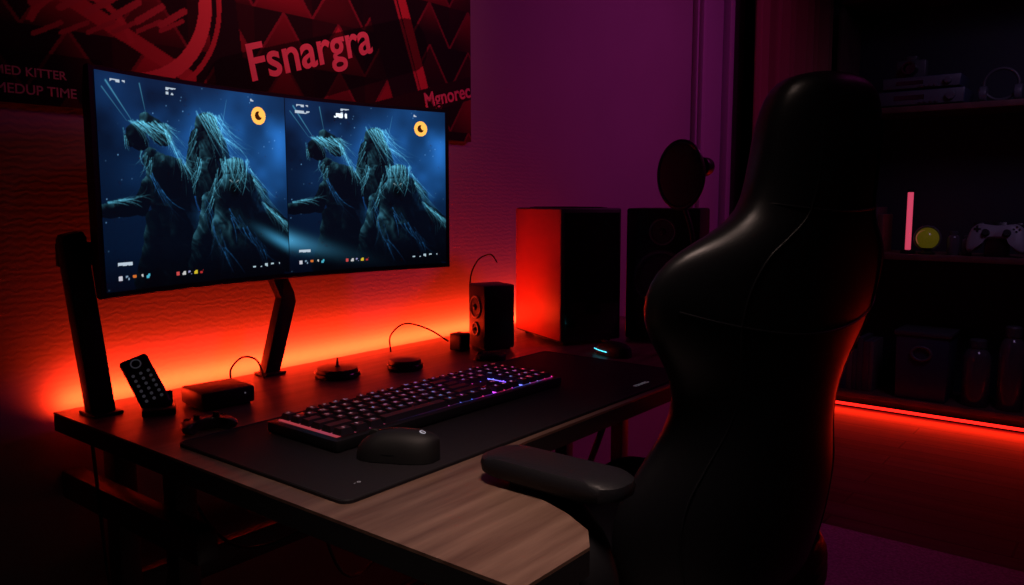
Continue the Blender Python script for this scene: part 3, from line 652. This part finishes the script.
def books(name,x0,z,n_,hmax,seed):
    r=random.Random(seed); g=grp(name,(x0,0,z)); x=0
    for i in range(n_):
        w_=r.uniform(.018,.034); h=r.uniform(.7,1)*hmax; k=r.randint(0,4); m=mat('book_cover_%d'%k,[(.10,.04,.06),(.04,.06,.12),(.12,.10,.10),(.06,.06,.07),(.14,.04,.04)][k],.6)
        box('book',g,(x+w_/2,4.08,h/2),(w_-.001,.2,h),m,.002); box('pages',g,(x+w_/2,4.078,h/2+.001),(w_*.7,.192,h-.001),GREY); x+=w_
books('row_of_books',.20,SZ(.82),8,.28,3); books('row_of_books',1.18,SZ(.82),7,.27,4); books('row_of_books',.20,SZ(.06),7,.32,6)
def jar(name,x,z,r,h,m,y=4.02):
    g=grp(name,(x,y,z)); lathe('jar_body',g,(0,0,0),[(r*.9,0),(r,.01),(r,h*.72),(r*.8,h*.82),(r*.55,h*.86),(r*.55,h*.9),(0,h*.9)],m); lathe('jar_lid',g,(0,0,h*.88),[(r*.62,0),(r*.62,h*.1),(r*.5,h*.12),(0,h*.12)],CAMB)
DG=mat('dark_bottle_glass',(.09,.07,.09),.15,coat=.5)
jar('storage_jar',.88,SZ(.06),.065,.34,DG); jar('storage_jar',1.03,SZ(.06),.06,.42,DG); jar('storage_jar',1.19,SZ(.06),.07,.30,DG)
g=grp('storage_bin',(.64,4.05,SZ(.06))); box('bin_body',g,(0,0,.17),(.24,.22,.34),NAVY,.01,taper=1.06); ring('bin_handle',g,(0,-.125,.25),.035,.006,GREY,rot=(math.pi/2,0,0),sx=1.3); box('bin_lid',g,(0,0,.35),(.27,.25,.025),CAMB,.006)
jar('perfume_bottle',.74,SZ(.82),.03,.12,DG); jar('perfume_bottle',.80,SZ(.82),.025,.10,DG)

# ------------------------------------------------------------ lights
def area(name,loc,tgt,size,power,col,sy=None,spread=None):
    l=bpy.data.lights.new(name,'AREA'); l.energy=power; l.color=col; l.size=size
    if sy: l.shape='RECTANGLE'; l.size_y=sy
    if spread: l.spread=math.radians(spread)
    o=bpy.data.objects.new(name,l); COL.objects.link(o); o.location=loc; d=Vector(tgt)-Vector(loc); o.rotation_euler=d.to_track_quat('-Z','Y').to_euler(); return o
RED=(1,.020,.004)
o=area('led_strip_light',(.034,.81,.742),(0,.81,.80),1.56,10.0,(1,.035,.006),.006,spread=145)
d=Vector((-.86,0,.51)).normalized(); yv=Vector((0,1,0)); zl=-d; xl=yv; yl=zl.cross(xl)
o.matrix_world=Matrix(((xl.x,yl.x,zl.x,.034),(xl.y,yl.y,zl.y,.81),(xl.z,yl.z,zl.z,.742),(0,0,0,1)))
# red fill bar and light added behind the small speaker to brighten the tower
lb=grp('added_fill_bar',(.155,.985,DZ),math.radians(-25.5))
box('fill_housing',lb,(0,0,.008),(.12,.016,.016),BLACK,.003); box('fill_diffuser',lb,(0,.0085,.010),(.11,.002,.008),REDEM)
area('tower_red_fill',(.160,.998,DZ+.018),(.265,1.12,DZ+.24),.11,.20,(1,.05,.01),.01,spread=150)
area('violet_ceiling_lamp',(1.7,2.3,2.5),(0,2.0,1.4),.5,4.3,(.82,.06,.54),spread=105)
area('poster_added_fill',(1.2,.4,2.5),(0,.55,1.75),.3,1.2,(1,.20,.26),spread=46)  # added pink fill to lift the poster, not a room fixture
area('desk_lamp_light',(1.25,-.15,2.3),(1.0,.12,.74),.35,1.15,(1,.70,.60),spread=36)
area('floor_led_light',(1.2,3.87,.03),(1.2,3.3,0),2.0,2.6,RED,.03)
area('shelf_blue_light',(1.5,2.9,2.4),(.9,4.1,1.0),.5,.7,(.62,.40,.90),spread=90)
w=bpy.data.worlds.new('world'); SC.world=w; w.use_nodes=True; w.node_tree.nodes['Background'].inputs[0].default_value=(.12,.06,.14,1); w.node_tree.nodes['Background'].inputs[1].default_value=.03
